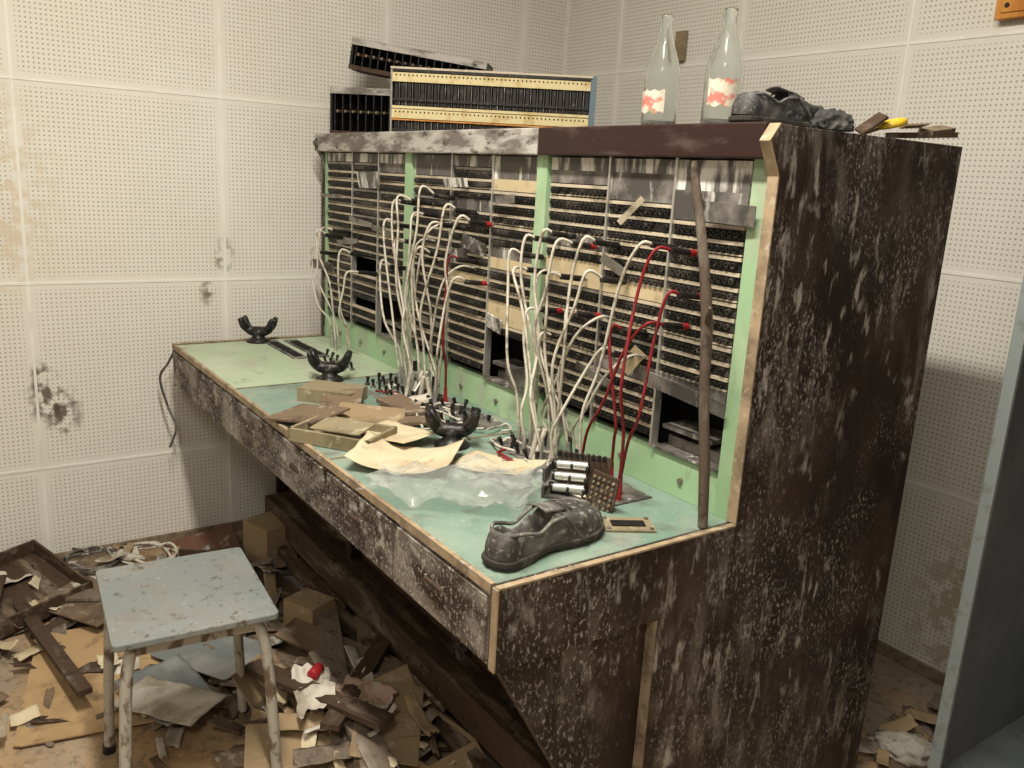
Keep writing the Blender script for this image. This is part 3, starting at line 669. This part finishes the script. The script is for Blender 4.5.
# ------------------------------------------------------------------ stool
ST = empty("metal_stool", (-1.71, .393, 0)); ST.rotation_euler = (0, 0, D(-4.5))
def rrect(w, d, r, n=6):
    P = []
    for cx, cy, a0 in ((w / 2 - r, d / 2 - r, 0), (-w / 2 + r, d / 2 - r, 90), (-w / 2 + r, -d / 2 + r, 180), (w / 2 - r, -d / 2 + r, 270)):
        for k in range(n + 1): a = D(a0 + 90 * k / n); P.append((cx + r * math.cos(a), cy + r * math.sin(a)))
    return P
b = MB(); b.prism(rrect(.345, .31, .012), .437, .452, m_stool, 2); b.obj("seat", ST, bevel=.003)
b = MB(); b.box(-.14, .14, -.125, -.118, .405, .437, m_leg); b.box(-.14, .14, .118, .125, .405, .437, m_leg); b.box(-.142, -.135, -.12, .12, .405, .437, m_leg); b.box(.135, .142, -.12, .12, .405, .437, m_leg); b.obj("seat_frame", ST)
n = 0
for sx in (-1, 1):
    for sy in (-1, 1):
        n += 1; b = MB(); b.tube([(sx * .115, sy * .10, .432), (sx * .138, sy * .118, .42), (sx * .150, sy * .132, .36), (sx * .158, sy * .142, .2), (sx * .165, sy * .15, .012)], .0115, m_leg, 12)
        b.cyl((sx * .1655, sy * .1505, 0), (sx * .165, sy * .15, .02), .0145, m_black, 12); b.obj("leg_%d" % n, ST)

# ------------------------------------------------------------------ floor debris
carton("cardboard_box", .11, .09, .14, (-2.10, .82, 0), D(25), m_card, False)
carton("cardboard_box", .14, .12, .15, (-2.66, .90, 0), D(15), m_card, False)
carton("cardboard_box", .11, .10, .09, (-1.96, .955, 0), D(-20), m_card2, False)
carton("cardboard_box", .20, .15, .05, (-1.76, .675, .012), D(35), m_card, True)
carton("cardboard_box", .20, .14, .06, (-1.48, .85, .03), D(10), m_card, True)
DP = empty("debris_pile", (0, 0, 0))
board("hardboard_panel", .50, .36, .005, (-2.20, .30, .006), D(-12), m_hard, (D(1), D(1)), parent=DP)
board("hardboard_panel", .38, .28, .005, (-2.62, .34, .03), D(30), m_card2, (D(6), D(-3)), parent=DP)
board("hardboard_panel", .34, .24, .005, (-1.98, .73, .02), D(-25), m_card2, (D(5), D(-3)), parent=DP)
board("reddish_panel", .26, .22, .006, (-2.81, .72, .004), D(-8), m_redwood, (D(12), 0), parent=DP)
board("grey_sheet", .28, .17, .004, (-2.12, .55, .03), D(28), m_greyp, (D(5), D(-4)), parent=DP)
board("grey_sheet", .24, .17, .004, (-2.40, .50, .03), D(70), m_wood2, (D(14), D(-10)), parent=DP)
board("wooden_drawer", .34, .28, .01, (-2.72, .15, .01), D(20), m_wood, (D(5), D(6)), m_wood, .045)
board("wooden_drawer", .30, .2, .01, (-2.58, .62, .005), D(-25), m_card2, (D(-4), D(3)), m_wood, .035)
board("plank", .60, .05, .018, (-2.5, .05, .03), D(-10), m_wood, (0, D(3)), parent=DP)
board("plank", .62, .035, .015, (-2.35, .19, .03), D(8), m_wood, (0, D(-3)), parent=DP)
board("plank", .45, .06, .012, (-2.50, .42, .05), D(55), m_wood2, (0, D(-4)), parent=DP)
board("plank", .58, .055, .02, (-1.82, .78, .07), D(-18), m_wood2, (0, D(3)), parent=DP)
board("plank", .55, .045, .015, (-1.72, .82, .10), D(-42), m_wood, (0, D(-5)), parent=DP)
board("plank", .50, .06, .015, (-1.58, .72, .10), D(-5), m_wood2, (0, D(4)), parent=DP)
board("plank", .46, .05, .015, (-1.66, .66, .12), D(20), m_wood, (0, D(-6)), parent=DP)
board("plank", .42, .09, .008, (-1.88, .84, .06), D(30), m_card2, (D(6), D(4)), parent=DP)
board("plank", .8, .06, .02, (-2.25, 0.74, .004), D(8), m_card2, parent=DP)
board("plank", .5, .10, .012, (-2.2, 0.68, .02), D(-30), m_wood2, (D(4), 0), parent=DP)
board("plank", .5, .07, .012, (-2.35, 0.86, .02), D(10), m_wood, (D(4), 0), parent=DP)
board("cardboard_flap", .26, .18, .004, (-1.66, .88, .06), D(40), m_card2, (D(8), D(6)), parent=DP)
board("cardboard_flap", .34, .24, .004, (-2.40, .82, .004), D(15), m_weather, (D(2), 0), parent=DP)
board("cardboard_flap", .26, .18, .004, (-1.56, .60, .04), D(70), m_card, (D(12), D(6)), parent=DP)
board("cardboard_flap", .22, .14, .004, (-1.80, .70, .05), D(20), m_card2, (D(12), D(-8)), parent=DP)
board("cardboard_flap", .24, .15, .004, (-1.52, .78, .09), D(-30), m_card, (D(-10), D(8)), parent=DP)
sheet("plastic_folder", .26, .17, (-1.98, .42, .03), D(15), m_greyp, .014, .02, seed=11, parent=DP)
sheet("plastic_folder", .24, .13, (-1.93, .40, .05), D(35), m_white, .012, .01, seed=14, parent=DP)
sheet("newspaper", .16, .12, (-2.82, .12, .05), D(20), m_white, .03, .02, seed=12, parent=DP)
sheet("newspaper", .16, .09, (-1.66, .66, .14), D(-15), m_white, .03, .01, seed=13, ragged=.3, fs=16, parent=DP)
sheet("newspaper", .14, .08, (-1.60, .76, .13), D(35), m_pink, .03, .01, seed=15, ragged=.3, fs=16, parent=DP)
for k, (x, y) in enumerate([(-2.76, .52), (-2.80, .36)]):
    b = MB(); P = []
    for j in range(26):
        a = j * .9; P.append((.09 * math.cos(a) * (1 + .3 * math.sin(j)), .08 * math.sin(a) * (1 + .3 * math.cos(j * 1.7)), .01 + .03 * R.random()))
    b.tube(P, .0045, m_cordw if k == 0 else m_plate, 6, 4); b.obj("tangled_cable", DP, loc=(x, y, .05))

def litter(name, groups, seed):
    rr = random.Random(seed); b = MB()
    for cnt, region, size, mats, zmax, amp, asp in groups:
        for k in range(cnt):
            x = rr.uniform(region[0], region[1]); y = rr.uniform(region[2], region[3]); w = rr.uniform(*size); d = w * rr.uniform(*asp)
            X = TR((x, y, rr.uniform(.01, zmax)), rr.uniform(0, 6.28), rr.gauss(0, .16), rr.gauss(0, .16)); sd = rr.uniform(0, 99); cu = rr.choice([0, .0, .02, .03]) if amp > .005 else 0; mt = rr.choice(mats)
            def fn(u, v):
                xx = (u - .5) * w * (1 + .25 * noise.noise(Vector((v * 4, sd, 1)))); yy = (v - .5) * d * (1 + .25 * noise.noise(Vector((u * 4, sd, 5))))
                return (xx, yy, amp * noise.noise(Vector((xx * 18 + sd, yy * 18, sd))) + cu * u ** 3)
            b.grid(fn, 8, 6, mt, X)
    b.v = [(p[0], p[1], max(p[2], .002 + .0005 * (i % 3))) for i, p in enumerate(b.v)]
    return b.obj(name, DP, solid=.0014)
litter("paper_litter", [(70, (-1.80, -1.35, .60, .86), (.03, .11), [m_white, m_white, m_paper, m_pink, m_card], .14, .02, (.12, .45)),
                        (20, (-2.85, -1.95, -.2, .6), (.03, .10), [m_white, m_card, m_card2, m_paper], .05, .02, (.2, .8)),
                        (16, (-1.9, -1.3, .1, .6), (.03, .09), [m_white, m_card, m_card2], .03, .015, (.2, .8)),
                        (16, (-2.85, -2.6, .30, .6), (.05, .13), [m_white, m_white, m_card], .09, .02, (.2, .5))], 1)
litter("wood_debris", [(150, (-2.85, -1.35, .55, .90), (.04, .18), [m_wood, m_wood2, m_card2, m_card2, m_card, m_weather], .06, .003, (.12, .55)),
                       (40, (-1.95, -1.35, .60, .88), (.06, .20), [m_wood, m_wood2, m_card2, m_card], .12, .003, (.10, .5)),
                       (70, (-2.85, -1.9, -.3, .6), (.03, .18), [m_wood, m_card2, m_card2, m_wood2], .03, .003, (.1, .5))], 3)
litter("rubble", [(26, (-1.0, -.85, 1.77, 2.2), (.03, .09), [m_card2, m_wood2, m_card], .04, .006, (.3, .8))], 5)
lump("white_rag", m_rag, .08, .04, .035, (-.90, 1.88, 0), D(30), 5, .5, 3)
b = MB(); b.lathe([(0, 0), (.014, 0), (.014, .034), (.011, .038), (0, .038)], m_red, 18, TR((0, 0, .014), 0, D(90))); b.obj("red_plastic_cap", None, loc=(-1.73, .70, .15), rot=(0, 0, D(40)))

# ------------------------------------------------------------------ locker
LK = empty("metal_locker", (0, 0, 0)); lx0, lx1, ly0, ly1 = -.787, .10, 1.755, WY - .014
b = MB()
b.box(lx0 - .0015, lx0, ly0, ly1, 0.0, 1.85, m_lock); b.box(lx1, lx1 + .0015, ly0, ly1, 0, 1.85, m_lock)
b.box(lx0, lx1, ly1 - .002, ly1, 0, 1.85, m_lock); b.box(lx0, lx1, ly0, ly1, .08, .085, m_lock); b.box(lx0, lx1, ly0, ly1, 1.84, 1.85, m_lock)
b.box(lx0, lx1, ly0 + .02, ly1, 1.2, 1.21, m_lock)
b.obj("body", LK)
b = MB()
b.box(lx0 - .003, lx0 + .022, ly0 - .012, ly0, 0, 1.85, m_lockedge); b.box(lx1 - .022, lx1 + .003, ly0 - .012, ly0, 0, 1.85, m_lockedge)
b.box(lx0, lx1, ly0 - .011, ly0, 1.82, 1.85, m_lockedge); b.box(lx0, lx1, ly0 - .011, ly0, 0.02, .085, m_lockedge)
b.obj("front_frame", LK, bevel=.002)

b = MB(); b.box(-.09, .09, -.03, 0, -.05, .05, m_orange); b.box(-.075, .075, -.034, -.03, -.037, .037, m_orange); b.cyl((-.06, -.036, -.02), (-.06, -.03, -.02), .006, m_black, 12)
b.obj("wooden_wall_block", None, loc=(-1.115, WY - .001, 1.825), bevel=.003)

# ------------------------------------------------------------------ lights
b = MB(); b.box(-.62, .62, -.09, .09, 0, .05, m_strip); b.box(-.6, .6, -.07, .07, -.012, 0, m_lamp); b.obj("ceiling_lamp", None, loc=(-1.0, .35, CH - .051))
def area(name, loc, rot, sx, sy, p, col):
    l = bpy.data.lights.new(name, 'AREA'); l.shape = 'RECTANGLE'; l.size = sx; l.size_y = sy; l.energy = p; l.color = col
    o = bpy.data.objects.new(name, l); o.location = loc; o.rotation_euler = rot; sc.collection.objects.link(o)
area("ceiling_tube_light", (-1.0, .35, CH - .075), (0, 0, 0), 1.2, .14, 74, (1, .93, .80))
area("side_fill_light", (.5, -.7, CH - .08), (D(12), D(18), 0), .5, .5, 26, (1, .93, .80))  # added fill without a fixture, brightens the near side panel
w = bpy.data.worlds.new("World"); sc.world = w; w.use_nodes = True; w.node_tree.nodes["Background"].inputs[0].default_value = (.5, .45, .4, 1); w.node_tree.nodes["Background"].inputs[1].default_value = .2
sc.view_settings.view_transform = 'Standard'

# ------------------------------------------------------------------ camera
right = Vector((.5697, .8254, .0546)); back = Vector((.7912, -.5577, .2345)).normalized()
right = (right - back * right.dot(back)).normalized(); upv = back.cross(right)
cam = bpy.data.cameras.new("camera"); co = bpy.data.objects.new("camera", cam); sc.collection.objects.link(co)
mt = Matrix((right, upv, back)).transposed().to_4x4(); mt.translation = Vector((0, 0, 1.33)); co.matrix_world = mt
cam.sensor_width = 36; cam.lens = 850 / 1024 * 36; cam.clip_start = .02
sc.camera = co
